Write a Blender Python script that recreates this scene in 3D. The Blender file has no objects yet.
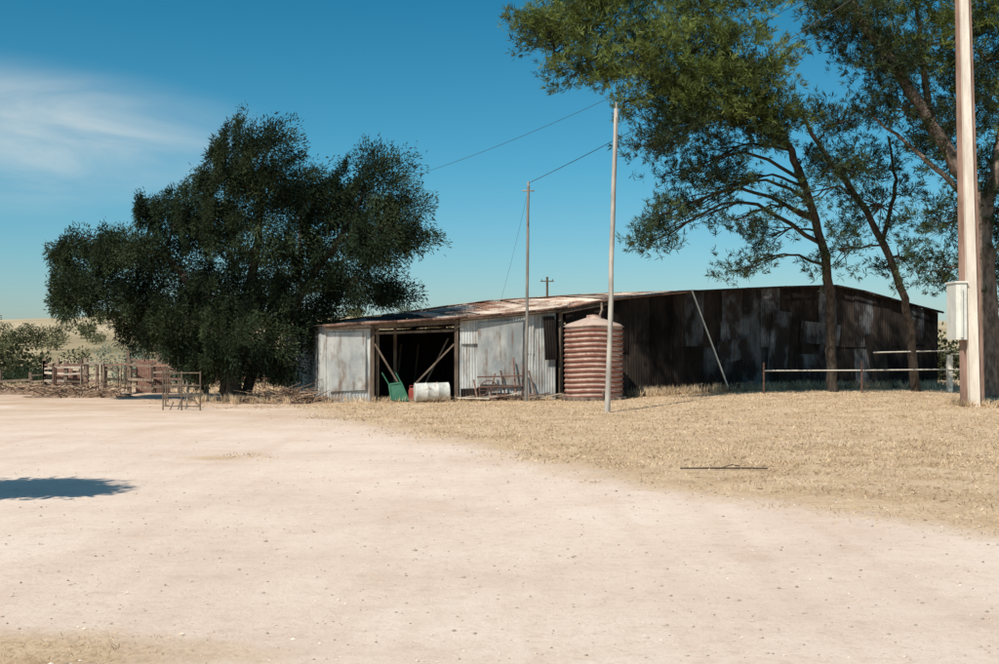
import bpy, math, random
import numpy as np
from mathutils import Vector, Matrix
random.seed(7); rng=np.random.default_rng(7)
scene=bpy.context.scene
# ------------------------------------------------------------------ helpers
def sstep(a,b,x):
    t=np.clip((x-a)/(b-a),0,1); return t*t*(3-2*t)
def vnoise(x,y,s=1.0):
    return (np.sin(x*1.3*s+1.7*np.sin(y*.9*s))+np.sin(y*1.7*s+2.1*np.sin(x*.7*s)+1.3)+np.sin((x+y)*.8*s+.6))/3
def hgt(x,y):
    x=np.asarray(x,float); y=np.asarray(y,float)
    z=.25*sstep(1,11,x)*sstep(22,35,y)
    near=1-sstep(60,120,y)
    z=z+.02*vnoise(x,y,.5)*near
    z=z-2.6*sstep(52,85,y)
    z=z+(11.6+1.6*vnoise(x*.02,y*.004)+.8*vnoise(x*.05,y*.03))*sstep(85,270,y)
    z=z-8*sstep(420,1200,y)
    return z
def H(x,y): return float(hgt(x,y))

class MB:
    def __init__(s): s.v=[];s.f=[];s.m=[];s.t=[];s.n=0
    def add(s,v,f,mat=0,tint=.5):
        v=np.asarray(v,float).reshape(-1,3); f=np.asarray(f,int)
        s.v.append(v); s.f.extend((f+s.n).tolist()); s.m.extend([mat]*len(f))
        t=np.full(len(v),tint) if np.isscalar(tint) else np.asarray(tint,float)
        s.t.append(t); s.n+=len(v)
    def build(s,name,mats,parent=None,smooth=False,smooth_mats=None):
        me=bpy.data.meshes.new(name); V=np.concatenate(s.v)
        me.from_pydata(V.tolist(),[],s.f)
        for m in mats: me.materials.append(m)
        me.polygons.foreach_set('material_index',s.m)
        if smooth: me.polygons.foreach_set('use_smooth',[True]*len(s.f))
        elif smooth_mats is not None:
            me.polygons.foreach_set('use_smooth',[mm in smooth_mats for mm in s.m])
        a=me.attributes.new('tint','FLOAT','POINT'); a.data.foreach_set('value',np.concatenate(s.t))
        me.update()
        o=bpy.data.objects.new(name,me); scene.collection.objects.link(o)
        if parent: o.parent=parent
        return o
def empty(name):
    e=bpy.data.objects.new(name,None); scene.collection.objects.link(e); return e
def nrm(v): v=np.asarray(v,float); return v/np.linalg.norm(v)
def frame(d):
    d=nrm(d); up=np.array([0,0,1.]) if abs(d[2])<.9 else np.array([0,1.,0])
    a=nrm(np.cross(up,d)); b=np.cross(d,a); return a,b
def beam(mb,p,q,w,h,mat=0,tint=.5,w2=None,h2=None):
    p=np.asarray(p,float);q=np.asarray(q,float);a,b=frame(q-p)
    w2=w if w2 is None else w2;h2=h if h2 is None else h2
    V=[]
    for c,ww,hh in((p,w,h),(q,w2,h2)):
        for sx,sy in((-1,-1),(1,-1),(1,1),(-1,1)): V.append(c+a*sx*ww/2+b*sy*hh/2)
    mb.add(V,[(3,2,1,0),(4,5,6,7),(0,1,5,4),(1,2,6,5),(2,3,7,6),(3,0,4,7)],mat,tint)
def tube(mb,pts,rad,sides=8,mat=0,tint=.5,rough=0):
    pts=np.asarray(pts,float);n=len(pts)
    if np.isscalar(rad): rad=[rad]*n
    V=[];F=[]
    pa=None
    for i in range(n):
        d=pts[min(i+1,n-1)]-pts[max(i-1,0)]
        a,b=frame(d)
        if pa is not None:
            a=nrm(pa-nrm(d)*np.dot(pa,nrm(d))); b=np.cross(nrm(d),a)
        pa=a
        for k in range(sides):
            t=2*math.pi*k/sides; r=rad[i]*(1+rough*random.uniform(-1,1))
            V.append(pts[i]+r*(a*math.cos(t)+b*math.sin(t)))
    for i in range(n-1):
        for k in range(sides):
            k2=(k+1)%sides; F.append((i*sides+k,i*sides+k2,(i+1)*sides+k2,(i+1)*sides+k))
    mb.add(V,F,mat,tint)
    for base,i in((0,0),((n-1)*sides,n-1)):
        mb.add(np.vstack([np.array(V)[base:base+sides],pts[i:i+1]]),[(k,(k+1)%sides,sides) for k in range(sides)],mat,tint)
def spline(pts,n):
    pts=np.asarray(pts,float); out=[]
    P=np.vstack([2*pts[0]-pts[1],pts,2*pts[-1]-pts[-2]])
    for i in range(len(pts)-1):
        p0,p1,p2,p3=P[i],P[i+1],P[i+2],P[i+3]
        for k in range(n):
            t=k/n; out.append(.5*((2*p1)+(-p0+p2)*t+(2*p0-5*p1+4*p2-p3)*t*t+(-p0+3*p1-3*p2+p3)*t**3))
    out.append(pts[-1]); return np.array(out)
def patch(mb,A,B,C,D,amp=.009,period=.1,rows=5,mat=0,tint=.5,wob=.016):
    """corrugated sheet; corrugations run A->D"""
    A,B,C,D=[np.asarray(p,float) for p in(A,B,C,D)]
    N=nrm(np.cross(B-A,D-A)); w=np.linalg.norm(B-A); nx=max(4,int(w/period*6))
    ph=random.uniform(0,6); V=[]
    for j in range(rows+1):
        t=j/rows; L=A+(D-A)*t; R=B+(C-B)*t; wo=random.uniform(-wob,wob)
        s=np.linspace(0,1,nx+1)[:,None]
        P=L+(R-L)*s+N*(amp*np.sin(s*w/period*2*math.pi)+wo+wob*np.sin(s*2.5+ph+t*3))
        V.append(P)
    V=np.vstack(V);F=[]
    for j in range(rows):
        for i in range(nx):
            a=j*(nx+1)+i; F.append((a,a+1,a+nx+2,a+nx+1))
    mb.add(V,F,mat,tint)
# ------------------------------------------------------------------ materials
def mat(name,c1,c2,scale=4,rough=.9,stretch=(1,1,1),bump=0,bscale=20,c3=None,s3=1.2,th=(.5,.62),tint=1.0,metal=0,transl=0,st3=None,spec=.3,ramp=(.38,.62),c4=None,s4=6,th4=(.6,.7)):
    m=bpy.data.materials.new(name);m.use_nodes=True;nt=m.node_tree;N=nt.nodes;L=nt.links
    b=N['Principled BSDF'];b.inputs['Roughness'].default_value=rough;b.inputs['Metallic'].default_value=metal
    b.inputs['Specular IOR Level'].default_value=spec
    tc=N.new('ShaderNodeTexCoord')
    def noise(sc,stv,det=7):
        mp=N.new('ShaderNodeMapping');mp.inputs['Scale'].default_value=stv;L.new(tc.outputs['Object'],mp.inputs[0])
        n=N.new('ShaderNodeTexNoise');n.inputs['Scale'].default_value=sc;n.inputs['Detail'].default_value=det;n.inputs['Roughness'].default_value=.65
        L.new(mp.outputs[0],n.inputs['Vector']);return n
    n1=noise(scale,stretch);r=N.new('ShaderNodeValToRGB');L.new(n1.outputs[0],r.inputs[0])
    r.color_ramp.elements[0].position=ramp[0];r.color_ramp.elements[1].position=ramp[1]
    r.color_ramp.elements[0].color=(*c1,1);r.color_ramp.elements[1].color=(*c2,1)
    col=r.outputs[0]
    for cc,ss,tt,sv in((c3,s3,th,st3 or stretch),(c4,s4,th4,(1,1,.12))):
        if not cc: continue
        n3=noise(ss,sv,9);r3=N.new('ShaderNodeValToRGB');L.new(n3.outputs[0],r3.inputs[0])
        r3.color_ramp.elements[0].position=tt[0];r3.color_ramp.elements[1].position=tt[1]
        mx=N.new('ShaderNodeMixRGB');L.new(r3.outputs[0],mx.inputs[0]);L.new(col,mx.inputs[1]);mx.inputs[2].default_value=(*cc,1);col=mx.outputs[0]
    at=N.new('ShaderNodeAttribute');at.attribute_name='tint'
    mr=N.new('ShaderNodeMapRange');L.new(at.outputs['Fac'],mr.inputs[0]);mr.inputs[3].default_value=1-tint*.8;mr.inputs[4].default_value=1+tint*.8
    hs=N.new('ShaderNodeMixRGB');hs.blend_type='MULTIPLY';hs.inputs[0].default_value=1;L.new(col,hs.inputs[1]);L.new(mr.outputs[0],hs.inputs[2]);col=hs.outputs[0]
    L.new(col,b.inputs['Base Color'])
    if bump:
        nb=noise(bscale,(1,1,1));bp=N.new('ShaderNodeBump');bp.inputs['Strength'].default_value=bump;bp.inputs['Distance'].default_value=.02
        L.new(nb.outputs[0],bp.inputs['Height']);L.new(bp.outputs[0],b.inputs['Normal'])
    if transl:
        tr=N.new('ShaderNodeBsdfTranslucent');L.new(col,tr.inputs[0]);ms=N.new('ShaderNodeMixShader');ms.inputs[0].default_value=transl
        L.new(b.outputs[0],ms.inputs[1]);L.new(tr.outputs[0],ms.inputs[2]);L.new(ms.outputs[0],N['Material Output'].inputs[0])
    return m
M_white=mat('whitewashed_iron',(.30,.33,.34),(.60,.60,.575),1.0,.9,(1,1,.6),c3=(.27,.20,.155),s3=1.6,th=(.52,.68),tint=.35,c4=(.21,.145,.11),s4=6,th4=(.55,.72),spec=.1)
M_grey=mat('weathered_iron',(.062,.066,.073),(.150,.160,.170),1.3,.8,(1,1,.5),c3=(.022,.018,.017),s3=1.2,th=(.43,.56),tint=.8,c4=(.05,.03,.022),s4=7,th4=(.55,.7),spec=.15)
M_rust_shade=mat('rusted_iron_shaded',(.013,.011,.011),(.040,.031,.026),1.6,.9,(1,1,.4),c3=(.08,.055,.042),s3=1.8,th=(.60,.76),tint=.8,c4=(.06,.045,.036),s4=8,th4=(.55,.7),spec=.1)  # dark rust, deepened further to put the right wall's shade into its colour
M_roof=mat('roof_iron',(.44,.35,.28),(.64,.55,.46),1.5,.8,(1,1,1),c3=(.21,.105,.068),s3=1.0,th=(.45,.59),tint=.75,spec=.15)
M_wood=mat('old_timber',(.11,.08,.06),(.23,.175,.13),6,.9,(1,1,.3),tint=.8)
M_pale=mat('pale_timber',(.40,.33,.26),(.55,.47,.38),8,.85,(1,1,.3),tint=.6)
M_floor_shade=mat('shade_dark_earth',(.03,.022,.018),(.06,.045,.035),3,1,tint=.3)  # earth floor coloured dark to paint in the shade behind the doorway
M_steel=mat('rusty_steel',(.12,.065,.05),(.24,.14,.105),10,.75,tint=.6)
M_chan=mat('pole_channel_steel',(.20,.12,.09),(.32,.21,.165),6,.75,(1,1,.2),tint=.4)
M_pipe=mat('pale_pipe',(.45,.42,.37),(.6,.57,.5),6,.6,tint=.4)
M_galv=mat('galvanised_pole',(.24,.22,.20),(.38,.35,.31),5,.6,(1,1,.3),tint=.5)
M_conc=mat('pole_concrete',(.62,.54,.46),(.78,.70,.61),5,.9,(1,1,.2),bump=.3,c3=(.46,.37,.30),s3=2,th=(.6,.8),tint=.3)
M_box=mat('meter_box_paint',(.62,.62,.57),(.74,.73,.68),3,.5,tint=.3)
M_bark=mat('pine_bark',(.09,.068,.055),(.24,.185,.15),9,.95,(1,1,.35),bump=.8,bscale=25,tint=.5)
M_bark2=mat('dark_bark',(.035,.028,.023),(.095,.073,.058),9,.95,(1,1,.35),bump=.8,bscale=25,tint=.5)
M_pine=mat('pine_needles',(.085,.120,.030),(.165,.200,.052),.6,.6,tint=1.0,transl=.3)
M_pine_shade=mat('pine_needles_shaded',(.026,.044,.018),(.058,.078,.027),.8,.6,tint=1.0,transl=.25)  # darker needle copy: paints shade into crown undersides and the right-hand crowns
M_leaf=mat('feathery_foliage',(.019,.032,.018),(.046,.062,.030),.5,.8,tint=1.0,transl=.16,spec=.05)
M_bush=mat('bush_foliage',(.050,.060,.030),(.12,.12,.06),.2,.8,tint=1.0,transl=.2,spec=.05)
M_grassb=mat('straw_blades',(.46,.335,.20),(.67,.53,.36),1.5,.9,tint=.7,transl=.2)
M_litter=mat('pine_litter_brown',(.20,.12,.07),(.36,.24,.15),1.5,.9,tint=.8)
M_stone=mat('stone',(.36,.29,.23),(.62,.53,.44),6,.95,tint=.8)
M_green=mat('green_paint',(.02,.10,.06),(.035,.14,.08),6,.6,tint=.3)
M_red=mat('red_paint',(.22,.04,.03),(.28,.06,.045),6,.6,tint=.3)
M_drum=mat('white_drum',(.46,.46,.43),(.62,.62,.58),5,.6,c3=(.25,.13,.08),s3=4,th=(.54,.66),tint=.3)
M_wire=mat('wire',(.05,.05,.055),(.07,.07,.07),4,.6,tint=.1)
M_twig=mat('dead_twigs',(.17,.11,.075),(.36,.25,.17),4,.95,tint=.9)
m=bpy.data.materials.new('corrugated_tank_iron');m.use_nodes=True;nt=m.node_tree;N=nt.nodes;L=nt.links
b=N['Principled BSDF'];b.inputs['Roughness'].default_value=.9;b.inputs['Specular IOR Level'].default_value=.1
at=N.new('ShaderNodeAttribute');at.attribute_name='tint';tc=N.new('ShaderNodeTexCoord')
nn=N.new('ShaderNodeTexNoise');nn.inputs['Scale'].default_value=2.2;nn.inputs['Detail'].default_value=10;nn.inputs['Roughness'].default_value=.75;L.new(tc.outputs['Object'],nn.inputs['Vector'])
ad=N.new('ShaderNodeMath');ad.operation='MULTIPLY_ADD';L.new(nn.outputs[0],ad.inputs[0]);ad.inputs[1].default_value=2.0;L.new(at.outputs['Fac'],ad.inputs[2])
r=N.new('ShaderNodeValToRGB');sc_=N.new('ShaderNodeMath');sc_.operation='MULTIPLY';L.new(ad.outputs[0],sc_.inputs[0]);sc_.inputs[1].default_value=.60;L.new(sc_.outputs[0],r.inputs[0])
mrr=r.color_ramp;mrr.elements[0].color=(.50,.38,.32,1);mrr.elements[1].color=(.19,.080,.060,1)
mrr.elements[0].position=.68;mrr.elements[1].position=.98
L.new(r.outputs[0],b.inputs['Base Color']);M_tank=m

# ------------------------------------------------------------------ ground
def edge_x(y):
    ys=[0,5,9.9,11.9,13.8,16.4,21,27,36,48,60]
    xs=[14,8.6,4.6,3.2,1.5,.7,-1.2,-4.0,-6.8,-16,-40]
    return np.interp(y,ys,xs)
def grass_field(x,y):
    g=(x-edge_x(y))*.8
    g=np.where(y>44,np.maximum(g,(y-47)*.5),g)
    g=np.maximum(g,1.4-np.hypot((x+3.1)/1.1,(y-6.15)/.4))
    g=np.maximum(g,.75-np.hypot((x+4.4)/.6,(y-17.5)/.5))
    return g
nx=430;ny=430
tx=np.linspace(-6.6,6.6,nx);X1=8*np.sinh(tx)+2
ty=np.linspace(-1.9,6.1,ny);Y1=14*np.sinh(ty)*.95+16
X,Y=np.meshgrid(X1,Y1);Z=hgt(X,Y)
V=np.stack([X,Y,Z],-1).reshape(-1,3)
idx=np.arange(nx*ny).reshape(ny,nx)
F=np.stack([idx[:-1,:-1],idx[:-1,1:],idx[1:,1:],idx[1:,:-1]],-1).reshape(-1,4)
mb=MB();mb.add(V,F,0,np.clip(grass_field(X,Y).reshape(-1)*.25+.5,0,1))
m=bpy.data.materials.new('gravel_and_dry_grass');m.use_nodes=True;nt=m.node_tree;N=nt.nodes;L=nt.links
b=N['Principled BSDF'];b.inputs['Roughness'].default_value=1;b.inputs['Specular IOR Level'].default_value=.1
tc=N.new('ShaderNodeTexCoord')
def gn(sc,det=8,ro=.6,st=(1,1,1),rot=0):
    mp=N.new('ShaderNodeMapping');mp.inputs['Scale'].default_value=st;mp.inputs['Rotation'].default_value=(0,0,rot);L.new(tc.outputs['Object'],mp.inputs[0])
    n=N.new('ShaderNodeTexNoise');n.inputs['Scale'].default_value=sc;n.inputs['Detail'].default_value=det;n.inputs['Roughness'].default_value=ro
    L.new(mp.outputs[0],n.inputs['Vector']);return n.outputs[0]
def ramp(inp,*st):
    r=N.new('ShaderNodeValToRGB');L.new(inp,r.inputs[0]);e=r.color_ramp.elements
    while len(e)<len(st): e.new(.5)
    for k,(p,c) in enumerate(st): e[k].position=p;e[k].color=(*c,1) if len(c)==3 else c
    return r.outputs[0]
def mixc(f,a,bb,mode='MIX'):
    x=N.new('ShaderNodeMixRGB');x.blend_type=mode
    if isinstance(f,float): x.inputs[0].default_value=f
    else: L.new(f,x.inputs[0])
    for i,c in((1,a),(2,bb)):
        if isinstance(c,tuple): x.inputs[i].default_value=(*c,1)
        else: L.new(c,x.inputs[i])
    return x.outputs[0]
W=(1,1,1);K=(0,0,0)
road=ramp(gn(.25,7,.65),(.32,(.70,.545,.445)),(.55,(.785,.64,.535)),(.7,(.81,.685,.58)))
road=mixc(.75,road,ramp(gn(45,5,.8),(.30,(.58,.55,.52)),(.46,(1,1,1)),(.8,(1.0,1.0,1.0))),'MULTIPLY')
road=mixc(.65,road,ramp(gn(7,9,.8,(1,1,1)),(.32,(.77,.73,.69)),(.5,(1,1,1))),'MULTIPLY')
road=mixc(.40,road,ramp(gn(.7,9,.75,(.7,1,1)),(.35,(.79,.73,.66)),(.52,(1,1,1))),'MULTIPLY')
road=mixc(.35,road,ramp(gn(1.6,4,.5,(1,.07,1),math.radians(-38)),(.36,(.86,.81,.76)),(.50,(1,1,1))),'MULTIPLY')
sepg=N.new('ShaderNodeSeparateXYZ');L.new(tc.outputs['Object'],sepg.inputs[0])
mry=N.new('ShaderNodeMapRange');L.new(sepg.outputs['Y'],mry.inputs[0]);mry.inputs[1].default_value=20;mry.inputs[2].default_value=36
road=mixc(mry.outputs[0],road,mixc(ramp(gn(.5,9,.75,(.5,1.3,1)),(.36,K),(.56,W)),road,(.52,.36,.24)))
grass=ramp(gn(.9,10,.75),(.3,(.42,.28,.17)),(.45,(.56,.405,.26)),(.6,(.67,.505,.345)),(.75,(.71,.57,.41)))
grass=mixc(.85,grass,ramp(gn(24,6,.8,(1,.6,1)),(.32,(.54,.48,.42)),(.55,(1,1,1))),'MULTIPLY')
at=N.new('ShaderNodeAttribute');at.attribute_name='tint'
e=gn(.9,9,.75)
ma=N.new('ShaderNodeMath');ma.operation='MULTIPLY_ADD';L.new(e,ma.inputs[0]);ma.inputs[1].default_value=.75;L.new(at.outputs['Fac'],ma.inputs[2])
mask=ramp(ma.outputs[0],(.78,K),(1.0,W))
col=mixc(mask,road,grass)
mr=N.new('ShaderNodeMapRange');L.new(sepg.outputs['Y'],mr.inputs[0]);mr.inputs[1].default_value=48;mr.inputs[2].default_value=75
hill=ramp(gn(.03,8,.6),(.35,(.18,.16,.09)),(.5,(.36,.29,.18)),(.65,(.52,.43,.29)))
col=mixc(mr.outputs[0],col,hill)
L.new(col,b.inputs['Base Color'])
bp=N.new('ShaderNodeBump');bp.inputs['Strength'].default_value=.6;bp.inputs['Distance'].default_value=.03
L.new(gn(14,9,.8),bp.inputs['Height']);L.new(bp.outputs[0],b.inputs['Normal'])
mb.build('ground',[m],smooth=True)

# ------------------------------------------------------------------ grass, stones
def blades(mb,P,D,Ln,Wd,tint,mat=0):
    n=len(P);D=D/np.linalg.norm(D,axis=1)[:,None]
    R=rng.normal(size=(n,3));S=np.cross(D,R);S/=np.linalg.norm(S,axis=1)[:,None]
    Ln=np.broadcast_to(Ln,(n,))[:,None];Wd=np.broadcast_to(Wd,(n,))[:,None]
    M=P+D*Ln*.5
    V=np.stack([P,M+S*Wd/2,P+D*Ln,M-S*Wd/2],1).reshape(-1,3)
    F=np.arange(4*n).reshape(n,4)
    mb.add(V,F,mat,np.repeat(np.broadcast_to(tint,(n,)),4))
mb=MB()
def grass_patch(n,x0,x1,y0,y1,l0,l1,clump=.12,w=.014,k=7,thr=.5,mat=0,flat=0):
    cx=rng.uniform(x0,x1,n);cy=rng.uniform(y0,y1,n)
    ok=(grass_field(cx,cy)+1.1*vnoise(cx*2.1,cy*2.3)+.8*vnoise(cx*.7+3,cy*.8)+rng.normal(0,.25,n))>thr
    cx=cx[ok];cy=cy[ok];n=len(cx)
    t=np.clip(rng.normal(.5,.2,n),0,1)
    x=np.repeat(cx,k)+rng.normal(0,clump,n*k);y=np.repeat(cy,k)+rng.normal(0,clump,n*k)
    P=np.stack([x,y,hgt(x,y)-.005+.012*flat],1)
    D=np.stack([rng.normal(0,.7,n*k),rng.normal(0,.7,n*k),rng.uniform(.3,1,n*k)*(1-.9*flat)],1)
    blades(mb,P,D,rng.uniform(l0,l1,n*k),w,np.repeat(t,k),mat)
grass_patch(5200,-8,9,9,20,.03,.08,.10,.010)
grass_patch(8000,-8,19,16,41,.04,.11,.16,.016)
grass_patch(1500,-30,-8,38,56,.08,.3,.2,.03)
grass_patch(260,-5,-1.5,5.5,7,.02,.05,.05,.005)
mb.build('dry_grass',[M_grassb])
mb=MB()
grass_patch(1500,-5,18,9,38,.05,.13,.2,.014,3,.9,0,1)
grass_patch(260,-12,-5,32,38,.06,.14,.2,.015,3,-3,0,1)
mb.build('leaf_litter',[M_litter])
mb=MB()
def tall(n,fx,l0,l1,w=.02,k=14):
    for i in range(n):
        x,y=fx(); P=np.tile([x,y,H(x,y)],(k,1))+rng.normal(0,.05,(k,3))*[1,1,0]
        D=np.stack([rng.normal(0,.35,k),rng.normal(0,.35,k),np.ones(k)],1)
        blades(mb,P,D,rng.uniform(l0,l1,k),w,np.clip(rng.normal(.45,.2),0,1))
def S(u,v,z): return np.array([-5.66+.953*u-.302*v,36+.302*u+.953*v,z])
tall(330,lambda:tuple(S(random.uniform(10.5,24),-random.uniform(.05,1.6),0)[:2]),.12,.42)
tall(60,lambda:tuple(S(random.uniform(-.5,10),-random.uniform(.1,1.2),0)[:2]),.08,.28)
tall(40,lambda:(random.uniform(12.4,13.4),random.uniform(29.8,30.8)),.1,.3)
tall(80,lambda:(random.uniform(-10,-6.5),random.uniform(34.5,38)),.1,.35)
mb.build('dry_weeds',[M_grassb])
mb=MB()
O=np.array([[1,0,0],[0,1,0],[-1,0,0],[0,-1,0],[0,0,1],[0,0,-1]],float)
OF=[(0,1,4),(1,2,4),(2,3,4),(3,0,4),(1,0,5),(2,1,5),(3,2,5),(0,3,5)]
for i in range(3200):
    if i<2100: y=5.2+abs(random.gauss(0,7));x=random.uniform(-.5,.5)*y*1.05
    else:
        y=random.uniform(9.5,33);x=float(edge_x(y))+random.gauss(0,.9)
    s=abs(random.gauss(0,.0055))+.003+.0003*y
    mb.add(O*np.array([s,s*random.uniform(.6,1),s*.6])*rng.uniform(.7,1.2,(6,1))+[x,y,H(x,y)+s*.2],OF,0,random.uniform(.1,.8))
mb.build('gravel_stones',[M_stone])

# ------------------------------------------------------------------ shed
shed=empty('corrugated_iron_shed')
def Fz(u): return float(np.interp(u,[0,4.5,8,9.8,13.1,16.4,19.4,23.8],[2.51,2.81,3.15,3.49,3.83,4.03,4.15,3.18]))
def Rz(u): return float(np.interp(u,[0,2.6,6.7,11.7,16.4,19.4,23.8],[2.62,2.93,3.55,3.93,4.12,4.2,3.25]))
def Bz(u): return float(np.interp(u,[0,12,20,23.8],[2.45,2.9,3.0,2.7]))
def gz(u,v=0): p=S(u,v,0);return H(p[0],p[1])
mb=MB()
def wall(u0,u1,matf,step=.8,off=0,gap=0,tiers=True):
    u=u0
    while u<u1-.05:
        ue=min(u+step*random.uniform(.85,1.1),u1)
        o=off+random.uniform(-.02,.02);du=random.uniform(-.02,.02)
        top0,top1=Fz(u)-.04-gap,Fz(ue)-.04-gap
        zm=random.uniform(1.5,2.0)
        if tiers and random.random()<.85:
            patch(mb,S(u,o,gz(u)-.05),S(ue+.03,o-.012,gz(ue)-.05),S(ue+.03,o-.012,zm+.1),S(u,o,zm+.1+du),mat=matf(u),tint=random.uniform(.1,.9),rows=3)
            o-=.03
            patch(mb,S(u+du,o,zm),S(ue+.04+du,o-.012,zm+du),S(ue+.04+du,o-.012,top1),S(u+du,o,top0),mat=matf(u),tint=random.uniform(.1,.9),rows=3)
        else:
            patch(mb,S(u,o,gz(u)-.05),S(ue+.03,o-.012,gz(ue)-.05),S(ue+.03+du,o-.012,top1),S(u+du,o,top0),mat=matf(u),tint=random.uniform(.2,.8))
        u=ue
wall(0,1.48,lambda u:0,.76,tiers=False)
wall(4.52,7.95,lambda u:0,.86,gap=.1)
wall(8.0,8.35,lambda u:2,.4,off=.3)
wall(8.35,12.9,lambda u:2)  # rusty sheets; behind the tank their dark colour also stands in for eave shade
wall(12.9,19.2,lambda u:random.choice([1,1,1,2]))
wall(19.2,23.8,lambda u:random.choice([2,2,2,1]))
v=0.
while v<10.9:
    ve=min(v+.82,10.95)
    zt=lambda q:np.interp(q,[0,5,11],[2.47,2.58,2.42])
    patch(mb,S(0,ve,gz(0,ve)-.05),S(.0,v,gz(0,v)-.05),S(0,v,zt(v)),S(0,ve,zt(ve)),mat=0 if v<7 else 1,tint=random.uniform(.3,.7))
    zr=lambda q:np.interp(q,[0,5,11],[3.14,3.2,2.66])
    patch(mb,S(23.8,v,gz(23.8,v)-.05),S(23.8,ve,gz(23.8,ve)-.05),S(23.8,ve,zr(ve)),S(23.8,v,zr(v)),mat=2,tint=random.uniform(.3,.7))
    v=ve
u=0.
while u<23.8:
    ue=min(u+.82,23.8)
    patch(mb,S(ue,11,-.3),S(u,11,-.3),S(u,11,Bz(u)-.04),S(ue,11,Bz(ue)-.04),mat=2,tint=random.uniform(.3,.7)); u=ue
def loose(u,z,w,h,ang,mi,off=-.06,t=.5):
    c,s=math.cos(ang),math.sin(ang)
    def q(a,bb): return S(u+a*c-bb*s,off,z+a*s+bb*c)
    patch(mb,q(0,0),q(w,0),q(w,h),q(0,h),mat=mi,tint=t)
loose(7.55,1.35,.45,1.5,.06,2,-.12,.3)
loose(14.3,1.2,1.5,.8,.18,1,-.12,.75)
loose(16.2,.9,.8,2.3,-.12,1,-.13,.7)
loose(17.6,2.0,1.7,.8,-.1,1,-.11,.6)
loose(20.8,.4,.8,1.9,.22,2,-.12,.7)
loose(4.55,.0,.9,.4,0.02,2,-.08,.6)
loose(5.6,.0,.8,.25,-0.03,2,-.08,.8)
patch(mb,S(5.1,-.12,.55),S(6.7,-.12,.5),S(6.75,-.10,2.72),S(5.15,-.1,2.62),amp=.0,period=.5,rows=6,mat=0,tint=.35,wob=.02)
patch(mb,S(.12,-.09,.35),S(1.3,-.09,.4),S(1.32,-.08,2.3),S(.1,-.08,2.26),amp=.0,period=.5,rows=6,mat=0,tint=.45,wob=.02)
mb.build('wall_sheets',[M_white,M_grey,M_rust_shade],shed,smooth=True)
mb=MB();u=-.18
while u<23.9:
    ue=min(u+.78,24.0);j=random.uniform(-.012,.02);t=random.uniform(.1,.85)
    fv=-.2+random.uniform(-.07,.05);mm=1 if random.random()<.12 else 0
    patch(mb,S(u,fv,Fz(u)+j-.02),S(ue+.03,fv,Fz(ue)+j-.02),S(ue+.03,5.05,Rz(ue)+j),S(u,5.05,Rz(u)+j),rows=5,tint=t,mat=mm)
    patch(mb,S(u,5.0,Rz(u)+j+.02),S(ue+.03,5.0,Rz(ue)+j+.02),S(ue+.03,11.2,Bz(ue)+j),S(u,11.2,Bz(u)+j),rows=3,tint=t)
    u=ue
for u in np.arange(0,23.6,1.8):
    ue=min(u+1.83,23.9)
    beam(mb,S(u,5.02,Rz(u)+.04),S(ue,5.02,Rz(ue)+.04),.32,.03,0,random.uniform(.2,.6))
for u in np.arange(-.1,23.6,1.2):
    ue=min(u+1.23,23.9)
    beam(mb,S(u,-.27,Fz(u)-.03),S(ue,-.27,Fz(ue)-.03),.02,.08,2 if u<12 else 1,random.uniform(.2,.8))
mb.build('roof_sheets',[M_roof,M_rust_shade,M_steel],shed,smooth=True)
mb=MB()
def post(u,v,z0,z1,w=.14,mi=0,t=.4,du=0): beam(mb,S(u,v,z0),S(u+du,v,z1),w,w,mi,t)
for u in(1.56,4.42): post(u,.0,-.05,Fz(u)-.12,.13,0,.25)
post(1.75,.12,-.05,2.5,.1,0,.3)
post(2.75,2.0,-.05,2.7,.11,0,.8)
post(8.2,.1,-.05,3.0,.14,0,.35)
beam(mb,S(1.5,-.02,2.47),S(4.5,-.02,2.66),.12,.14,0,.35)
beam(mb,S(1.6,.1,2.25),S(4.45,.1,2.36),.06,.08,0,.5)
beam(mb,S(1.62,-.06,1.9),S(2.45,-.02,.55),.05,.06,0,.5)
beam(mb,S(4.35,.05,1.9),S(3.0,.1,.55),.05,.05,0,.6)
beam(mb,S(4.3,.6,2.1),S(3.4,1.2,.1),.05,.05,0,.5)
for u in np.arange(0.1,23.8,2.6):
    beam(mb,S(u,.15,Fz(u)-.13),S(u,5,Rz(u)-.13),.08,.12,0,.3)
    beam(mb,S(u,5,Rz(u)-.13),S(u,10.9,Bz(u)-.13),.08,.12,0,.3)
    if u>5: post(u,.18,-.05,Fz(u)-.15,.12)
    post(u,5,-.1,Rz(u)-.2,.14);
beam(mb,S(0,-.15,2.40),S(1.5,-.15,2.44),.05,.08,0,.4)
beam(mb,S(4.5,-.17,2.70),S(8.1,-.17,3.04),.05,.08,0,.3)
beam(mb,S(8.1,-.2,3.02),S(9.9,-.2,3.36),.05,.14,0,.1)
for u in(2.0,3.2,3.9): beam(mb,S(u,3.0+u*.3,0),S(u+.25,3.2+u*.3,1.9),.07,.05,0,.4)
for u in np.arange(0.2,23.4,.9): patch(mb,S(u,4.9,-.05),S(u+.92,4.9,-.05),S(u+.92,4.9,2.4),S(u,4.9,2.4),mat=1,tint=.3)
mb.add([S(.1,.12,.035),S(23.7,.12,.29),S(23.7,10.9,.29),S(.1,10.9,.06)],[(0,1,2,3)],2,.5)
mb.build('frame_and_floor',[M_wood,M_rust_shade,M_floor_shade],shed)

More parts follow.
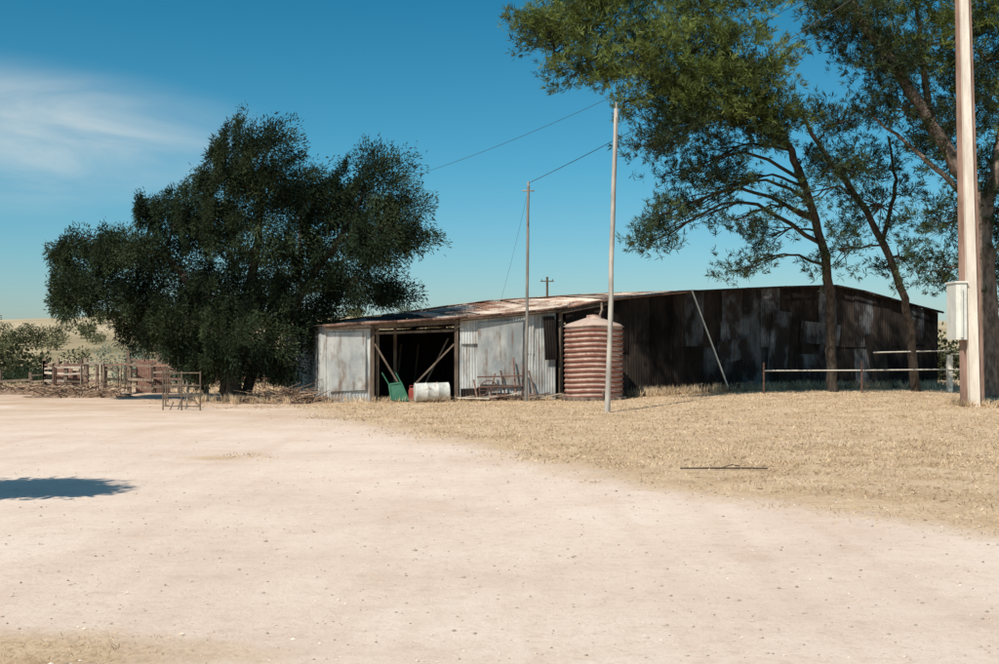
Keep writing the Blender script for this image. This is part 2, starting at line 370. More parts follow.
# ------------------------------------------------------------------ tank
mb=MB();tcx,tcy=3.16,37.2;prof=[];R0=.97;z0=.12;hh=2.35;NR=14;n=NR*8
prof=[(R0+.03,z0-.02,0.9)]
for i in range(n+1):
    a=2*math.pi*i/8; prof.append((R0+.028*math.sin(a),z0+hh*i/n,.5+.40*math.sin(a)))
prof+= [(R0+.05,z0+hh+.01,.1),(R0-.1,z0+hh+.10,.15),(R0*.45,z0+hh+.24,.1),(.24,z0+hh+.30,.2),(.24,z0+hh+.38,.5),(.01,z0+hh+.40,.3)]
sd=56;V=[];T=[]
for r_,z_,t_ in prof:
    for k in range(sd):
        a=2*math.pi*k/sd;V.append((tcx+r_*math.cos(a)*(1+.012*math.sin(a*2+z_)),tcy+r_*math.sin(a),z_+.02*math.sin(a*3)));T.append(t_)
F=[(i*sd+k,i*sd+(k+1)%sd,(i+1)*sd+(k+1)%sd,(i+1)*sd+k) for i in range(len(prof)-1) for k in range(sd)]
mb.add(V,F,0,T)
for k in range(14):
    a=2*math.pi*k/14; p=np.array([tcx+1.0*math.cos(a),tcy+1.0*math.sin(a),.05]);q=np.array([tcx+1.0*math.cos(a+.45),tcy+1.0*math.sin(a+.45),.05]);beam(mb,p,q,.2,.2,1,.4)
tube(mb,[(tcx+.2,tcy-.98,.35),(tcx+.2,tcy-1.12,.35),(tcx+.2,tcy-1.14,.25)],.03,8,1,.5)
tube(mb,[S(9.6,-.22,3.35),S(9.5,-.5,3.1),(tcx+.2,tcy+.2,2.8)],.04,8,1,.7)
mb.build('rainwater_tank',[M_tank,M_wood],smooth=True)

# ------------------------------------------------------------------ lying drum
mb=MB()
c=S(3.35,-.85,.33);ax=nrm([.96,.25,.02]);a,bb=frame(ax);pr=[(-.56,.0),(-.56,.27),(-.55,.31),(-.52,.30),(-.20,.30),(-.18,.325),(-.16,.30),(.16,.30),(.18,.325),(.20,.30),(.52,.30),(.55,.31),(.56,.29),(.52,.27),(.52,.0)]
V=[];sd=28
for t,r_ in pr:
    for k in range(sd):
        th=2*math.pi*k/sd;V.append(c+ax*t+(r_+.001)*(a*math.cos(th)+bb*math.sin(th)))
F=[(i*sd+k,i*sd+(k+1)%sd,(i+1)*sd+(k+1)%sd,(i+1)*sd+k) for i in range(len(pr)-1) for k in range(sd)]
mb.add(V,F,0,.5);mb.build('steel_drum',[M_drum],smooth=True)

# ------------------------------------------------------------------ clutter by the door
mb=MB()
p=[S(2.1,-.45,.08),S(2.65,-.55,.05),S(2.5,-.15,.6),S(2.1,-.1,.55)]
q=[x+np.array([0,.05,.05]) for x in p]
mb.add(p+q,[(0,1,2,3),(7,6,5,4),(0,4,5,1),(1,5,6,2),(2,6,7,3),(3,7,4,0)],0,.5)
for i in range(4): tube(mb,[p[i],p[(i+1)%4]],.035,8,0,.4)
tube(mb,[p[3],p[3]+np.array([-.25,.1,.4])],.022,8,0,.6);tube(mb,[p[2],p[2]+np.array([-.2,.1,.35])],.022,8,0,.6)
mb.build('green_barrow_tray',[M_green])
mb=MB()
c=S(2.78,-.5,.06)
beam(mb,c,c+[0,0,.34],.22,.16,0,.5);beam(mb,c+[0,0,.34],c+[0,0,.40],.2,.12,0,.5,.12,.08)
tube(mb,[c+[-.08,0,.38],c+[-.08,0,.47],c+[.08,0,.47],c+[.08,0,.38]],.015,6,0,.4);tube(mb,[c+[.1,0,.36],c+[.16,0,.46]],.02,6,0,.6)
mb.build('red_fuel_can',[M_red])
mb=MB()
for i in range(40):
    u=random.uniform(4.2,8.4);v=-random.uniform(.25,1.0);L_=random.uniform(.4,1.3);a=random.uniform(-.5,.5)
    beam(mb,S(u,v,.05+random.random()*.12),S(u+L_*math.cos(a),v+L_*math.sin(a)*.5,.05+random.random()*.2),.09,.03,random.choice([0,0,1,2]),random.random())
mb.build('timber_offcuts',[M_pale,M_wood,M_steel])
mb=MB()
for u,h,l in((6.35,1.45,.0),(6.55,1.2,.15),(6.0,1.0,-.1),(5.4,.9,.3),(5.0,.7,-.05),(7.1,1.0,-.2)):
    tube(mb,[S(u,-.55,0),S(u+l,-.25,h)],.03,7,0,random.random())
for z in(.45,.8): tube(mb,[S(5.0,-.5,z),S(6.6,-.5,z+.03)],.025,7,0,.4)
a0=[S(5.4,-.5,.35)+.33*(np.array([.953,.302,0])*math.cos(t)+np.array([0,0,1])*math.sin(t)) for t in np.linspace(0,2*math.pi,22)]
tube(mb,a0,.02,6,0,.4)
for t in np.linspace(0,math.pi,5)[:-1]:
    d=.33*(np.array([.953,.302,0])*math.cos(t)+np.array([0,0,1])*math.sin(t));tube(mb,[S(5.4,-.5,.35)-d,S(5.4,-.5,.35)+d],.01,5,0,.4)
mb.build('rusty_farm_implement',[M_steel])
mb=MB();beam(mb,S(14.0,-1.2,gz(14)+.2),S(13.05,-.3,3.85),.04,.13,0,1.0);mb.build('leaning_plank',[M_pipe])
mb=MB()
for i in range(20):
    u=random.uniform(11,22);L_=random.uniform(.6,2)
    beam(mb,S(u,-random.uniform(.3,.9),gz(u)+.06),S(u+L_,-random.uniform(.3,.9),gz(u)+.06+random.random()*.35),.10,.04,random.choice([0,1]),random.random())
mb.build('scrap_timber',[M_wood,M_steel])

# ------------------------------------------------------------------ poles
def thin_pole(base,top,r0,r1,t=.5):
    mb=MB();b0=np.array(base,float);t0=np.array(top,float)
    pts=[b0+(t0-b0)*k/8+np.array([random.uniform(-.015,.015),random.uniform(-.015,.015),0])*(k not in(0,)) for k in range(9)]
    tube(mb,pts,[r0+(r1-r0)*k/8 for k in range(9)],12,0,t)
    return mb
mb=thin_pole((.87,36.5,-.1),(.95,36.5,7.12),.055,.045,.15)
beam(mb,(.75,36.5,6.95),(1.15,36.5,6.95),.04,.04,0,.3);tube(mb,[(.95,36.5,7.1),(.95,36.5,7.25)],.035,8,0,.8)
tube(mb,[(.95,36.45,6.8),(.95,36.3,6.6),(.92,36.42,5.8)],.012,5,0,.2)
mb.build('mast_pole',[M_galv],smooth=True)
mb=thin_pole((2.9,30,-.1),(3.17,30,8.25),.075,.06,.9)
tube(mb,[(3.17,30,8.2),(3.17,30,8.42)],.03,8,0,.3)
tube(mb,[(2.97,29.9,0),(3.07,29.92,4),(3.16,29.93,8)],.012,5,0,.1)
mb.build('light_pole',[M_galv],smooth=True)
pole=empty('concrete_and_steel_power_pole')
px,py=12.86,30.2;g0=H(px,py)
mb=MB();zt=13.2
beam(mb,(px,py,g0-.2),(px-.22,py,zt),.27,.38,0,.6,.2,.18);mb.build('concrete_core',[M_conc],pole)
mb=MB()
for s_ in(-1,1):
    beam(mb,(px+s_*.212,py,g0-.2),(px-.22+s_*.110,py,zt+.05),.24,.042,0,.5,.17,.035)
for k in range(9):
    z=1+k*1.2;w=.205-.10*z/zt;cx=px-.2*z/zt
    for s_ in(-1,1): tube(mb,[(cx+s_*(w+.02),py,z),(cx+s_*(w+.055),py,z)],.02,6,0,.3)
beam(mb,(px-1.4,py-.05,12.8),(px+1.0,py-.05,12.8),.1,.12,0,.4)
for dx in(-1.35,-.7,.4,.95): tube(mb,[(px+dx,py-.05,12.8),(px+dx,py-.05,12.95),(px+dx,py-.05,13.05)],[.03,.06,.04],8,1,.8)
mb.build('steel_channels',[M_chan,M_box],pole)
mb=MB();bx,by=12.48,30.28
beam(mb,(bx,by,1.98),(bx,by,3.52),.30,.62,0,.5)
beam(mb,(bx,by,3.52),(bx,by,3.56),.36,.70,0,.7)
beam(mb,(bx-.02,by-.165,2.04),(bx-.02,by-.165,3.46),.02,.54,0,.6)
beam(mb,(bx+.2,by-.185,2.7),(bx+.2,by-.185,2.85),.02,.03,1,.2)
for z in(2.3,3.2): beam(mb,(bx+.1,by-.02,z),(px+.3,py+.23,z),.04,.05,1,.4)
tube(mb,[(bx+.2,by,2.0),(bx+.22,by,.1)],.03,8,1,.6)
mb.build('meter_box',[M_box,M_steel],pole)
def tpole(x,y,h):
    mb=MB();g=H(x,y);tube(mb,[(x,y,g-.3),(x,y,h)],[.15,.10],8,0,.2);beam(mb,(x-.6,y,h-.4),(x+.6,y,h-.4),.09,.09,0,.2)
    for dx in(-.5,.5): tube(mb,[(x+dx,y,h-.38),(x+dx,y,h-.2)],.04,6,0,.6)
    mb.build('telegraph_pole',[M_wood])
tpole(4.3,100,8.3);tpole(-12.6,70,11.4)
def wire(pts):
    mb=MB()
    for a,b_,sag,r in pts:
        a=np.array(a,float);b_=np.array(b_,float)
        P=[a+(b_-a)*t-np.array([0,0,sag*4*t*(1-t)]) for t in np.linspace(0,1,24)]
        tube(mb,P,r,5,0,.5)
    mb.build('overhead_wires',[M_wire])
wire([((.95,36.5,7.2),(12.16,30.15,13.0),.35,.011),((11.5,30.15,13.0),(-12.6,70,11.1),1.3,.009),
      ((.95,36.5,7.0),S(6.2,1,3.1),.15,.004),((-12.6,70,11),(-60,160,12),1.5,.012),((13.6,30.15,13.0),(40,12,13),.6,.012)])

# ------------------------------------------------------------------ fences
fen=empty('pipe_rail_fence')
mb=MB()
def z_(x,y,h): return (x,y,H(x,y)+h)
beam(mb,z_(15.4,38,-.2),z_(15.4,38,1.28),.16,.16,0,.7)
for x in(8.9,12.2): tube(mb,[z_(x,37.4,-.1),z_(x,37.4,1.05)],.035,8,1,.1)
tube(mb,[z_(12.6,37.4,1.36),z_(15.4,37.9,1.42)],.022,8,0,.6)
tube(mb,[z_(8.9,37.4,.78),z_(12.2,37.4,.76),z_(15.4,37.9,.78),z_(19,37.6,.75)],.022,8,0,.6)
tube(mb,[z_(15.4,37.9,1.3),z_(19,37.6,1.3)],.022,8,0,.6)
beam(mb,z_(19,37.6,-.2),z_(19,37.6,1.28),.16,.16,0,.7)
mb.build('rails',[M_pipe,M_steel],fen)
gate=empty('metal_gate');mb=MB()
g1=np.array([-9.45,31.2,0]);g2=np.array([-8.35,31.0,0]);g3=np.array([-10.9,36.5,0])
def gp(a,h): return np.array([a[0],a[1],H(a[0],a[1])+h])
for a in(g1,g2,(g1+g2)/2): tube(mb,[gp(a,-.05),gp(a,1.1)],.022,8,0,.4)
for h in(.12,.4,.7,1.05): tube(mb,[gp(g1,h),gp(g2,h)],.018,8,0,.4)
tube(mb,[gp(g1,1.05),gp(g2,.12)],.014,6,0,.4)
for a in(g1*.5+g3*.5,g3): tube(mb,[gp(a,-.05),gp(a,1.1)],.025,8,0,.4)
for h in(.3,.65,1.0): tube(mb,[gp(g1,h),gp(g3,h)],.014,8,0,.6)
mb.build('gate_frame',[M_wood],gate)
yard=empty('timber_stockyard');mb=MB()
def yfence(A,B,n,rails,pale,hp=1.25,rw=.10,upr=0):
    A=np.array(A,float);B=np.array(B,float)
    for k in range(n+1):
        c=A+(B-A)*k/n;lean=random.uniform(-.06,.06)
        beam(mb,(c[0],c[1],H(c[0],c[1])-.2),(c[0]+lean,c[1],H(c[0],c[1])+hp+random.uniform(-.2,.2)),.14,.14,0,random.random())
    for h in rails:
        for k in range(n):
            if random.random()<.12: continue
            a=A+(B-A)*k/n;c=A+(B-A)*(k+1)/n
            beam(mb,(a[0],a[1]-.09,H(a[0],a[1])+h+random.uniform(-.07,.07)),(c[0],c[1]-.09,H(c[0],c[1])+h+random.uniform(-.07,.07)),.04,rw*random.uniform(.6,1.1),pale if random.random()<.6 else 2*(random.random()<.5),random.random())
    for k in range(upr):
        c=A+(B-A)*random.random();beam(mb,(c[0],c[1]-.14,H(c[0],c[1])+.05),(c[0]+random.uniform(-.05,.05),c[1]-.14,H(c[0],c[1])+hp-random.uniform(.05,.3)),.03,.09,random.choice([0,1,2]),random.random())
yfence((-18.6,45.5),(-16.0,45),3,(.2,.45,.7,.95,1.15),1,upr=10)
yfence((-16,45),(-11.2,42.5),4,(.25,.55,.85,1.1),0,upr=6)
yfence((-18.6,45.5),(-20,53),3,(.3,.6,.9),0)
yfence((-27,50),(-20,51),5,(.3,.6),0,.8)
yfence((-16,48),(-10,47),4,(.4,.75,1.1),0,1.5)
yfence((-17,51),(-10,50),5,(.4,.8,1.2),0,1.6,upr=8)
yfence((-34,47),(-24,48.5),6,(.35,),0,.6,.1)
for x0,x1,y_,h_,t_ in((-18.4,-17.6,45.8,1.0,.9),(-17.6,-16.9,45.7,.85,.6),(-14.6,-13.9,44.6,1.25,.7),(-13.8,-13.1,44.3,1.0,.3)):
    g_=H(x0,y_);patch(mb,(x0,y_,g_),(x1,y_-.1,g_),(x1,y_-.1,g_+h_),(x0,y_,g_+h_),mat=2,tint=t_,rows=2)
mb.build('rails_and_posts',[M_wood,M_pale,M_steel],yard)
def brush(name,cx,cy,rx,ry,h,n,mm,L0=.3,L1=1.2):
    mb=MB()
    for i in range(n):
        a=random.uniform(0,6.28);r_=math.sqrt(random.random());x=cx+rx*r_*math.cos(a);y=cy+ry*r_*math.sin(a)
        z=H(x,y)+h*(1-r_*r_)*random.random();l=random.uniform(L0,L1);t=random.uniform(0,6.28)
        d=np.array([math.cos(t)*l,math.sin(t)*l,random.uniform(-.1,.35)*l]);p=np.array([x,y,z+.02])
        tube(mb,[p,p+d*.5+rng.normal(0,.04,3),p+d],[.022,.016,.006],5,0,random.random())
    k=20;V=[(cx,cy,H(cx,cy)+h*.55)];F=[]
    for j,(q,hz) in enumerate(((.5,.42),(.95,.1),(1.25,-.06))):
        for i in range(k):
            a=2*math.pi*i/k;w=random.uniform(.88,1.1);V.append((cx+rx*q*w*math.cos(a),cy+ry*q*w*math.sin(a),H(cx,cy)+h*hz+random.uniform(-.02,.02)))
    for i in range(k): F.append((0,1+i,1+(i+1)%k))
    mb.add(V,F,1,.5)
    mb.add(V,[(1+j*k+i,1+(j+1)*k+i,1+(j+1)*k+(i+1)%k,1+j*k+(i+1)%k) for j in range(2) for i in range(k)],1,.5)
    mb.build(name,[mm,M_twig])
brush('brush_pile',-7.0,36.0,1.5,.9,.45,230,M_twig)
brush('brush_pile',-15.2,40.5,1.8,1.0,.4,200,M_twig)
brush('brush_pile',-18.5,43.5,2.0,1.0,.3,160,M_twig)
mb=MB();P=spline([(2.55,15.7,.03),(2.95,15.66,.035),(3.4,15.72,.03),(3.78,15.68,.03)],4);tube(mb,P,.013,6,0,.1)
tube(mb,[(3.1,15.68,.03),(3.3,15.8,.07),(3.42,15.83,.05)],.007,5,0,.1);mb.build('fallen_stick',[M_wood])

# ------------------------------------------------------------------ trees
def tree(name,trunks,lobes,bark,leafmats,k,L0,W0,sr,droop,up,bias,branchr=.05,twigs=7,dens=1.0,flat=.6,gap=-1.25,outw=.6,rmul=1.0,stray=.1,tips=0,tuft=0):
    mb=MB();TP=[]
    for pts,rad in trunks:
        P=spline(pts,6);R=np.interp(np.linspace(0,1,len(P)),np.linspace(0,1,len(rad)),rad)
        P[1:-1]+=rng.normal(0,.025,(len(P)-2,3));tube(mb,P,R,10,0,.5,rough=.08)
        for p,r_ in zip(P,R): TP.append((p,r_))
    TPp=np.array([t[0] for t in TP]);TPr=np.array([t[1] for t in TP])
    for(x,y,z,rx,ry,rz,dn,lm)in lobes:
        c=np.array([x,y,z]);rr=np.array([rx,ry,rz])*rmul
        d=np.linalg.norm(TPp-c,axis=1)+np.where(TPp[:,2]>z+.3,3*(TPp[:,2]-z),0)
        i=int(np.argmin(d));s=TPp[i]
        mid=(s+c)/2+np.array([0,0,.15*np.linalg.norm(c-s)])*(1 if up else -.2)+rng.normal(0,.12,3)
        r0=min(TPr[i]*.6,branchr*(1+.25*np.linalg.norm(c-s)))
        P=spline([s,mid,c],5);P[1:-1]+=rng.normal(0,.03,(len(P)-2,3));tube(mb,P,np.linspace(r0,.02,len(P)),6,0,.4)
        vol=rx*ry+rx*rz+ry*rz
        n=int(dn*dens*vol*6.5)+3
        q=rng.normal(size=(n,3));q/=np.linalg.norm(q,axis=1)[:,None]
        rad=rng.uniform(.05,1,n)**.42*rng.uniform(.85,1+stray,n)
        C=c+q*rad[:,None]*rr
        gmask=(np.sin(C[:,0]*2.9+C[:,2]*1.7)+np.sin(C[:,2]*3.3-C[:,1]*2.1)+np.sin(C[:,0]*1.3+C[:,1]*2.6))>gap
        C=C[gmask];q=q[gmask];n=len(C)
        for j in range(min(twigs,n)):
            a=P[random.randrange(5,len(P))];m_=(a+C[j])/2+rng.normal(0,.1,3)
            tube(mb,[a,m_,C[j]],[.022,.014,.006],4,0,.4)
        ts=np.clip(rng.normal(.5,.22,n),.05,1)
        size=sr*rng.uniform(.6,1.35,n)
        if tuft:
            # needle tufts: every clump holds several bursts of needles radiating from a twig tip
            nt_=max(1,k//tuft)
            tn_=np.clip(rng.normal(size=(n,nt_,3)),-1.8,1.8)*size[:,None,None]*np.array([1.25,1.25,flat])
            ax=q*np.array([1,1,.5])+np.array([0,0,.15]);ax/=np.linalg.norm(ax,axis=1)[:,None]
            tn_=tn_+ax[:,None,:]*(rng.uniform(-1,1.6,(n,nt_,1))*size[:,None,None]*tips)
            TC=(C[:,None,:]+tn_).reshape(-1,3)
            axd=(ax[:,None,:]*.7+rng.normal(size=(n,nt_,3))*.45+np.array([0,0,.35])).reshape(-1,3)
            Pp=np.repeat(TC,tuft,axis=0)+rng.normal(0,.018,(len(TC)*tuft,3))
            D=np.repeat(axd,tuft,axis=0)+rng.normal(size=(len(Pp),3))*.75
            tt=np.repeat(np.repeat(ts,nt_)+rng.normal(0,.12,n*nt_),tuft)
        else:
            nn_=np.clip(rng.normal(size=(n,k,3)),-1.7,1.7)
            off=nn_*size[:,None,None]*np.array([1,1,flat])
            if tips:
                ax=q*np.array([1,1,.5])+np.array([0,0,.15]);ax/=np.linalg.norm(ax,axis=1)[:,None]
                off=off*.8+ax[:,None,:]*(nn_[:,:,0:1]*size[:,None,None]*tips)
            Pp=(C[:,None,:]+off).reshape(-1,3)
            D=q[:,None,:]*outw+off/np.maximum(size[:,None,None],.01)*bias+rng.normal(size=(n,k,3))*.45+np.array([0,0,-droop])
            D=D.reshape(-1,3);tt=np.repeat(ts,k)+rng.normal(0,.1,n*k)
        blades(mb,Pp,D,rng.uniform(.6,1.25,len(Pp))*L0,W0*rng.uniform(.7,1.3,len(Pp)),np.clip(tt,0,1),1+lm)
    return mb.build(name,[bark]+leafmats,smooth_mats=[0])

LT=[(-8.03,8.1,1.5,1.4),(-9.2,7.7,.9,.9),(-7.1,7.3,1.0,1.0),(-4.5,7.3,1.4,1.35),(-3.4,6.3,1.0,1.05),(-2.9,5.4,.6,.5),(-10.5,6.3,1.6,1.2),(-11.7,6.5,.8,.6),
    (-8.4,5.8,2.3,1.8),(-5.7,5.5,1.9,1.5),(-6.1,6.6,1.1,1.0),(-4.1,5.3,1.1,.9),(-12.7,5.0,1.5,.9),(-14.3,5.2,.9,.5),(-14.9,5.0,.7,.5),(-14.6,4.3,.7,.6),(-13.7,3.7,1.35,.9),(-14.3,3.3,.8,.5),(-11.6,3.9,1.8,1.5),
    (-9.4,3.5,2.0,1.7),(-7.0,3.6,1.7,1.2),(-4.9,3.9,1.2,.7),(-3.6,3.55,.85,.35),(-8.6,2.1,1.6,1.2),(-10.8,2.3,1.4,1.0),(-12.3,2.6,1.1,.7),(-7.5,1.9,1.0,.9),(-9.4,1.2,.9,.7),(-10.3,1.2,.7,.6),(-7.6,1.1,.7,.5),(-9.8,2.0,1.2,.9),(-6.6,2.7,.8,.6)]
lob=[]
for x,z,rx,rz in LT:
    lob.append((x,37.6+random.uniform(-1,1)-(.4 if z<2.5 else 0),z,rx,min(2.2,rx*1.15),rz,1.0,0))
tree('casuarina_tree',[
  ([(-8.9,37,-.2),(-8.8,37,1.2),(-8.5,37.2,3),(-8.2,37.5,5.5),(-8,37.6,8.3)],[.28,.24,.2,.13,.04]),
  ([(-9.1,37.2,-.2),(-9.4,37.3,1.5),(-10.2,37.5,3.4),(-11.5,37.8,4.9),(-13.5,37.6,5.2)],[.2,.17,.14,.1,.04]),
  ([(-8.7,37.2,-.2),(-8.0,37.6,1.6),(-6.8,37.9,3.6),(-5.5,37.6,5.4),(-4.5,37.6,7.2)],[.19,.16,.13,.1,.04]),
  ([(-9.3,37.6,1.9),(-10.5,37.8,2.8),(-13.3,37.6,3.4)],[.1,.08,.03])],
  lob,M_bark2,[M_leaf],190,.15,.034,.28,.15,True,.3,.05,7,1.7,.8,-2.0,stray=.08,tips=.7)

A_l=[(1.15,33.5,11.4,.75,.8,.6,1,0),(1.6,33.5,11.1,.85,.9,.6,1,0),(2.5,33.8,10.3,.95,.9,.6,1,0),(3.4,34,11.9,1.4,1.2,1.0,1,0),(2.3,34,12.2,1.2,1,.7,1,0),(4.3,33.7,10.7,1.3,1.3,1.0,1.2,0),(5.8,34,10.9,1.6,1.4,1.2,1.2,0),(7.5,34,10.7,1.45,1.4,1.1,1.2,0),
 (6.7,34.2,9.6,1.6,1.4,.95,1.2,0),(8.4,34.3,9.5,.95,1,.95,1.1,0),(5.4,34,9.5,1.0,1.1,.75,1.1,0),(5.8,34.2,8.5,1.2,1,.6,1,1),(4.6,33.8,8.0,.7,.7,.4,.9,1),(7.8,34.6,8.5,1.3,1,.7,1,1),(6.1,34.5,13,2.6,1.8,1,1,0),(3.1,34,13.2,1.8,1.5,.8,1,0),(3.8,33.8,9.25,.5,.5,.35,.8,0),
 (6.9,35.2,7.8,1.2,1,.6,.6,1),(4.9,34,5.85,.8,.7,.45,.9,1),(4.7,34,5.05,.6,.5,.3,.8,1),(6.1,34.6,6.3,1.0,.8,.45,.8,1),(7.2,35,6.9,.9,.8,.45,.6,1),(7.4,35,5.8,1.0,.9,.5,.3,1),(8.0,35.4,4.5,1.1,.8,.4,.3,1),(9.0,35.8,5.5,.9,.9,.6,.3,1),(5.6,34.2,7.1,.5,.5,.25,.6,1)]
PK=dict(k=132,tuft=12,L0=.23,W0=.024,sr=.20,droop=-.25,up=True,bias=.55,flat=.9,gap=-1.5,rmul=1.07,tips=.9,stray=.12)
tree('pine_tree',[([(11.5,38.2,-.1),(11.25,37.8,2.0),(11.1,37.3,3.7),(10.4,36.5,5.97),(9.45,35.5,7.8),(8.2,34.6,9.5),(6.75,34.2,11.5),(5.8,34.2,13.4)],[.19,.17,.16,.14,.12,.11,.09,.04]),
  ([(8.6,34.9,8.9),(6.6,34.3,9.6),(4.2,33.9,10.2),(2.2,33.7,10.8)],[.10,.08,.06,.03])],
  A_l,M_bark2,[M_pine,M_pine_shade],branchr=.03,twigs=16,dens=2.2,**PK)
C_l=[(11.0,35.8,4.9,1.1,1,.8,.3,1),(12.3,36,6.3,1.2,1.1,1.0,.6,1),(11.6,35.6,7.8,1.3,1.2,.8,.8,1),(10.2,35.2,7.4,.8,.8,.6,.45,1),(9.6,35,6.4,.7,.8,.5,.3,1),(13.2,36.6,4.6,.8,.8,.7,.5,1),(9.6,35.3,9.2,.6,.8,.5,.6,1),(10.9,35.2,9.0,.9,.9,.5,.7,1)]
tree('pine_tree',[([(14.4,38.4,-.1),(14.0,37.7,1.8),(13.5,37,3.4),(12.2,36.3,5.95),(10.6,35.6,7.8),(9.4,35,9.4)],[.17,.15,.13,.11,.09,.04]),
  ([(12.6,36.5,5.2),(12.9,36.2,7.0),(12.6,35.8,8.6)],[.08,.06,.03])],
  C_l,M_bark2,[M_pine,M_pine_shade],branchr=.03,twigs=22,dens=2.0,**PK)
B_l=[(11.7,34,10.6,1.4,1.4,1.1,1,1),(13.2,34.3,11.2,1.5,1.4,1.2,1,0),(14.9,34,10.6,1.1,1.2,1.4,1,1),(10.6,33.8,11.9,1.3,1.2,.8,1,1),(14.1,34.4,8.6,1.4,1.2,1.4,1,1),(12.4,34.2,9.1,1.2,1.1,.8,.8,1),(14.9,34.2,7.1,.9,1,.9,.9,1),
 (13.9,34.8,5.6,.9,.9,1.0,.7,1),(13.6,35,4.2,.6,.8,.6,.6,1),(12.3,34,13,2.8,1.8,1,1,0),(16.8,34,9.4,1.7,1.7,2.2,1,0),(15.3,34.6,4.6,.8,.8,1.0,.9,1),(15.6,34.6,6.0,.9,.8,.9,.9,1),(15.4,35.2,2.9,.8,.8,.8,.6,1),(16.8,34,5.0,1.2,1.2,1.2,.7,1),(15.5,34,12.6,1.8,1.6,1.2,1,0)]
tree('pine_tree',[([(14.98,34,-.1),(15.0,34,1.6),(14.95,34,3.4),(14.8,34,5.8),(13.95,34,7.5),(13.0,34,9.05),(12.1,34,10.6),(11.0,34,12.1),(10.4,34,13.6)],[.33,.28,.27,.26,.22,.19,.16,.12,.05]),
  ([(14.8,34,5.6),(15.4,34,8.0),(15.7,34,11),(15.8,34,13.5)],[.2,.17,.13,.05]),([(13.3,34,8.6),(13.1,34.2,10.5),(12.9,34.2,13)],[.12,.09,.04]),([(14.6,34,6.2),(13.2,34.3,7.6),(11.4,34.5,9.2)],[.10,.07,.03])],
  B_l,M_bark,[M_pine,M_pine_shade],branchr=.04,twigs=16,dens=2.1,**PK)
# tree left of the frame (throws the shadow on the road)
lob=[(-9.6,10.2,4.6,1.9,.9,.5,2.2,0),(-8.2,10.3,4.5,1.2,.75,.4,2.4,0),(-7.3,10.4,4.4,.7,.45,.25,2.2,0),(-11.5,9.8,5.0,1.7,1.2,1.0,1.3,0),(-8.9,9.8,4.6,.8,.4,.3,2,0),(-7.9,10.9,4.6,.6,.3,.3,2,0)]
tree('casuarina_tree',[([(-12,9.5,-.1),(-11.9,9.6,2),(-11.2,9.8,3.6),(-9.6,10.1,4.4)],[.2,.15,.1,.06])],lob,M_bark2,[M_leaf],130,.17,.055,.18,.15,True,.3,.05,7,2.0,.7,-3,stray=.12)

def bushes(name,items,mm,k,lf=.30,wf=.16):
    mb=MB()
    for(x,y,r_,h)in items:
        g=H(x,y);n=int(k*(1 if r_<2 else 1.5))
        sub=rng.normal(size=(9,3))*np.array([r_*.45,r_*.45,h*.18])+[x,y,g+h*.5]
        ci=rng.integers(0,9,n);q=rng.normal(size=(n,3));q/=np.linalg.norm(q,axis=1)[:,None]
        P=sub[ci]+q*np.array([r_*.5,r_*.5,h*.36])*rng.uniform(.4,1.1,(n,1))
        P[:,2]=np.maximum(P[:,2],g)
        D=q+rng.normal(size=(n,3))*.6
        blades(mb,P,D,r_*lf,r_*wf,np.clip(random.uniform(.2,.8)+rng.normal(0,.15,n),0,1))
        tube(mb,[(x,y,g-.1),(x+.05*r_,y,g+h*.5)],[.06*r_,.03*r_],5,1,.3)
    mb.build(name,[mm,M_bark2])
it=[]
for i in range(520):
    y=random.uniform(110,290);x=random.uniform(-.75,.7)*y
    if vnoise(x*.05,y*.05)+random.uniform(-.4,.4)<.12+.15*(y>200): continue
    r_=random.uniform(1.3,2.9);it.append((x,y,r_,r_*random.uniform(.9,1.2)))
for i in range(60):
    y=random.uniform(80,200);x=random.uniform(-.55,-.25)*y;r_=random.uniform(1.0,2.0);it.append((x,y,r_,r_*1.0))
for i in range(26):
    y=random.uniform(262,290);x=random.uniform(-.8,.8)*y;r_=random.uniform(2,3.6);it.append((x,y,r_,r_*.9))
bushes('hillside_trees',it,M_bush,260,.2,.11)
it=[(random.uniform(-36,-24.5),random.uniform(56,64),random.uniform(.8,1.3),random.uniform(.8,1.3)) for i in range(24)]
it+=[(random.uniform(-22,-10),random.uniform(62,74),random.uniform(1.0,1.8),random.uniform(1.6,2.6)) for i in range(14)]
bushes('roadside_bushes',it,M_leaf,1300,.12,.055)
bushes('saltbush_shrub',[(-18.6,55,1.0,2.0),(-17.6,56,.9,1.5)],mat('saltbush',(.13,.17,.13),(.20,.25,.19),2,.8,tint=.8),1500,.14,.06)
bushes('distant_scrub',[(random.uniform(15,60),random.uniform(55,90),random.uniform(1.5,2.5),random.uniform(2,4)) for i in range(30)],M_bush,600,.15,.08)

# ------------------------------------------------------------------ light, sky, camera
az=math.radians(212);el=math.radians(50)
sd_=Vector((math.sin(az)*math.cos(el),math.cos(az)*math.cos(el),math.sin(el)))
sun=bpy.data.lights.new('sun','SUN');sun.energy=5.0;sun.angle=math.radians(.5);sun.color=(1,.93,.82)
so=bpy.data.objects.new('sun',sun);so.rotation_euler=sd_.to_track_quat('Z','Y').to_euler();scene.collection.objects.link(so)
w=bpy.data.worlds.new('World');scene.world=w;w.use_nodes=True;nt=w.node_tree;N=nt.nodes;L=nt.links
bg=N['Background'];bg.inputs[1].default_value=.085
sk=N.new('ShaderNodeTexSky');sk.sky_type='NISHITA';sk.sun_disc=False;sk.sun_elevation=el;sk.sun_rotation=az;sk.air_density=1.0;sk.dust_density=.6;sk.ozone_density=1.5
tc=N.new('ShaderNodeTexCoord')
sx=N.new('ShaderNodeSeparateXYZ');L.new(tc.outputs['Generated'],sx.inputs[0])
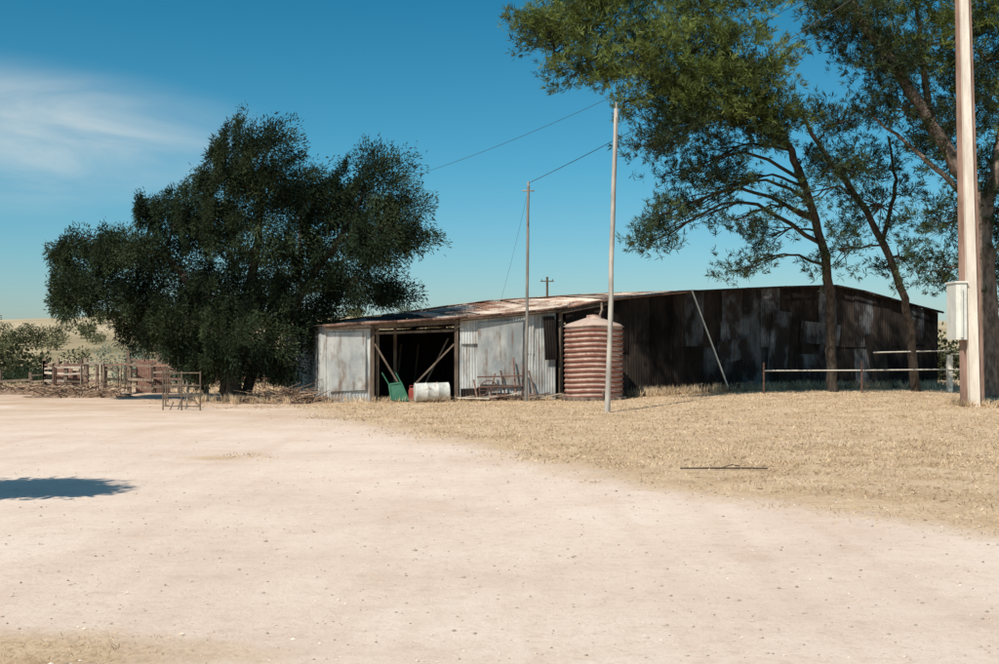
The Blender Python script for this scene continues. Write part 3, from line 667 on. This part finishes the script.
rp=N.new('ShaderNodeValToRGB');L.new(sx.outputs['Z'],rp.inputs[0]);E=rp.color_ramp.elements
while len(E)<5: E.new(.5)
for e_,(p_,c_) in zip(E,((0,(.60,.66,.76)),(.08,(.42,.69,.77)),(.16,(.25,.68,.76)),(.32,(.09,.58,.67)),(.8,(.5,.70,.72)))): e_.position=p_;e_.color=(*c_,1)
tn0=N.new('ShaderNodeMixRGB');tn0.blend_type='MULTIPLY';tn0.inputs[0].default_value=1;tn0.inputs[2].default_value=(1.5,1.5,1.5,1);L.new(sk.outputs[0],tn0.inputs[1])
tn=N.new('ShaderNodeMixRGB');tn.blend_type='MULTIPLY';tn.inputs[0].default_value=1;L.new(tn0.outputs[0],tn.inputs[1]);L.new(rp.outputs[0],tn.inputs[2])
mp=N.new('ShaderNodeMapping');mp.inputs['Rotation'].default_value=(0,math.radians(6),0);mp.inputs['Scale'].default_value=(3,3,13);L.new(tc.outputs['Generated'],mp.inputs[0])
n1=N.new('ShaderNodeTexNoise');n1.inputs['Scale'].default_value=1.6;n1.inputs['Detail'].default_value=9;n1.inputs['Roughness'].default_value=.55;n1.inputs['Distortion'].default_value=.6;L.new(mp.outputs[0],n1.inputs['Vector'])
cd=Vector((-.46,1,.195)).normalized()
sb=N.new('ShaderNodeVectorMath');sb.operation='SUBTRACT';L.new(tc.outputs['Generated'],sb.inputs[0]);sb.inputs[1].default_value=cd
sc=N.new('ShaderNodeVectorMath');sc.operation='MULTIPLY';L.new(sb.outputs[0],sc.inputs[0]);sc.inputs[1].default_value=(4.4,4.4,16)
ln=N.new('ShaderNodeVectorMath');ln.operation='LENGTH';L.new(sc.outputs[0],ln.inputs[0])
m1=N.new('ShaderNodeMapRange');m1.interpolation_type='SMOOTHSTEP';L.new(ln.outputs['Value'],m1.inputs[0]);m1.inputs[1].default_value=1.15;m1.inputs[2].default_value=0.1;m1.inputs[3].default_value=0;m1.inputs[4].default_value=1
m2=N.new('ShaderNodeMapRange');L.new(n1.outputs[0],m2.inputs[0]);m2.inputs[1].default_value=.25;m2.inputs[2].default_value=.70
mu=N.new('ShaderNodeMath');mu.operation='MULTIPLY';L.new(m1.outputs[0],mu.inputs[0]);L.new(m2.outputs[0],mu.inputs[1])
mx=N.new('ShaderNodeMixRGB');L.new(mu.outputs[0],mx.inputs[0]);L.new(tn.outputs[0],mx.inputs[1]);mx.inputs[2].default_value=(8.7,9.2,8.9,1)
L.new(mx.outputs[0],bg.inputs[0])
cam=bpy.data.cameras.new('camera');co=bpy.data.objects.new('camera',cam);scene.collection.objects.link(co)
co.location=(0,0,1.7);co.rotation_euler=(math.radians(90.93),0,0);cam.lens=40;cam.sensor_width=36;cam.clip_start=.1;cam.clip_end=8000
scene.camera=co
scene.view_settings.view_transform='Standard';scene.view_settings.look='None';scene.view_settings.exposure=0
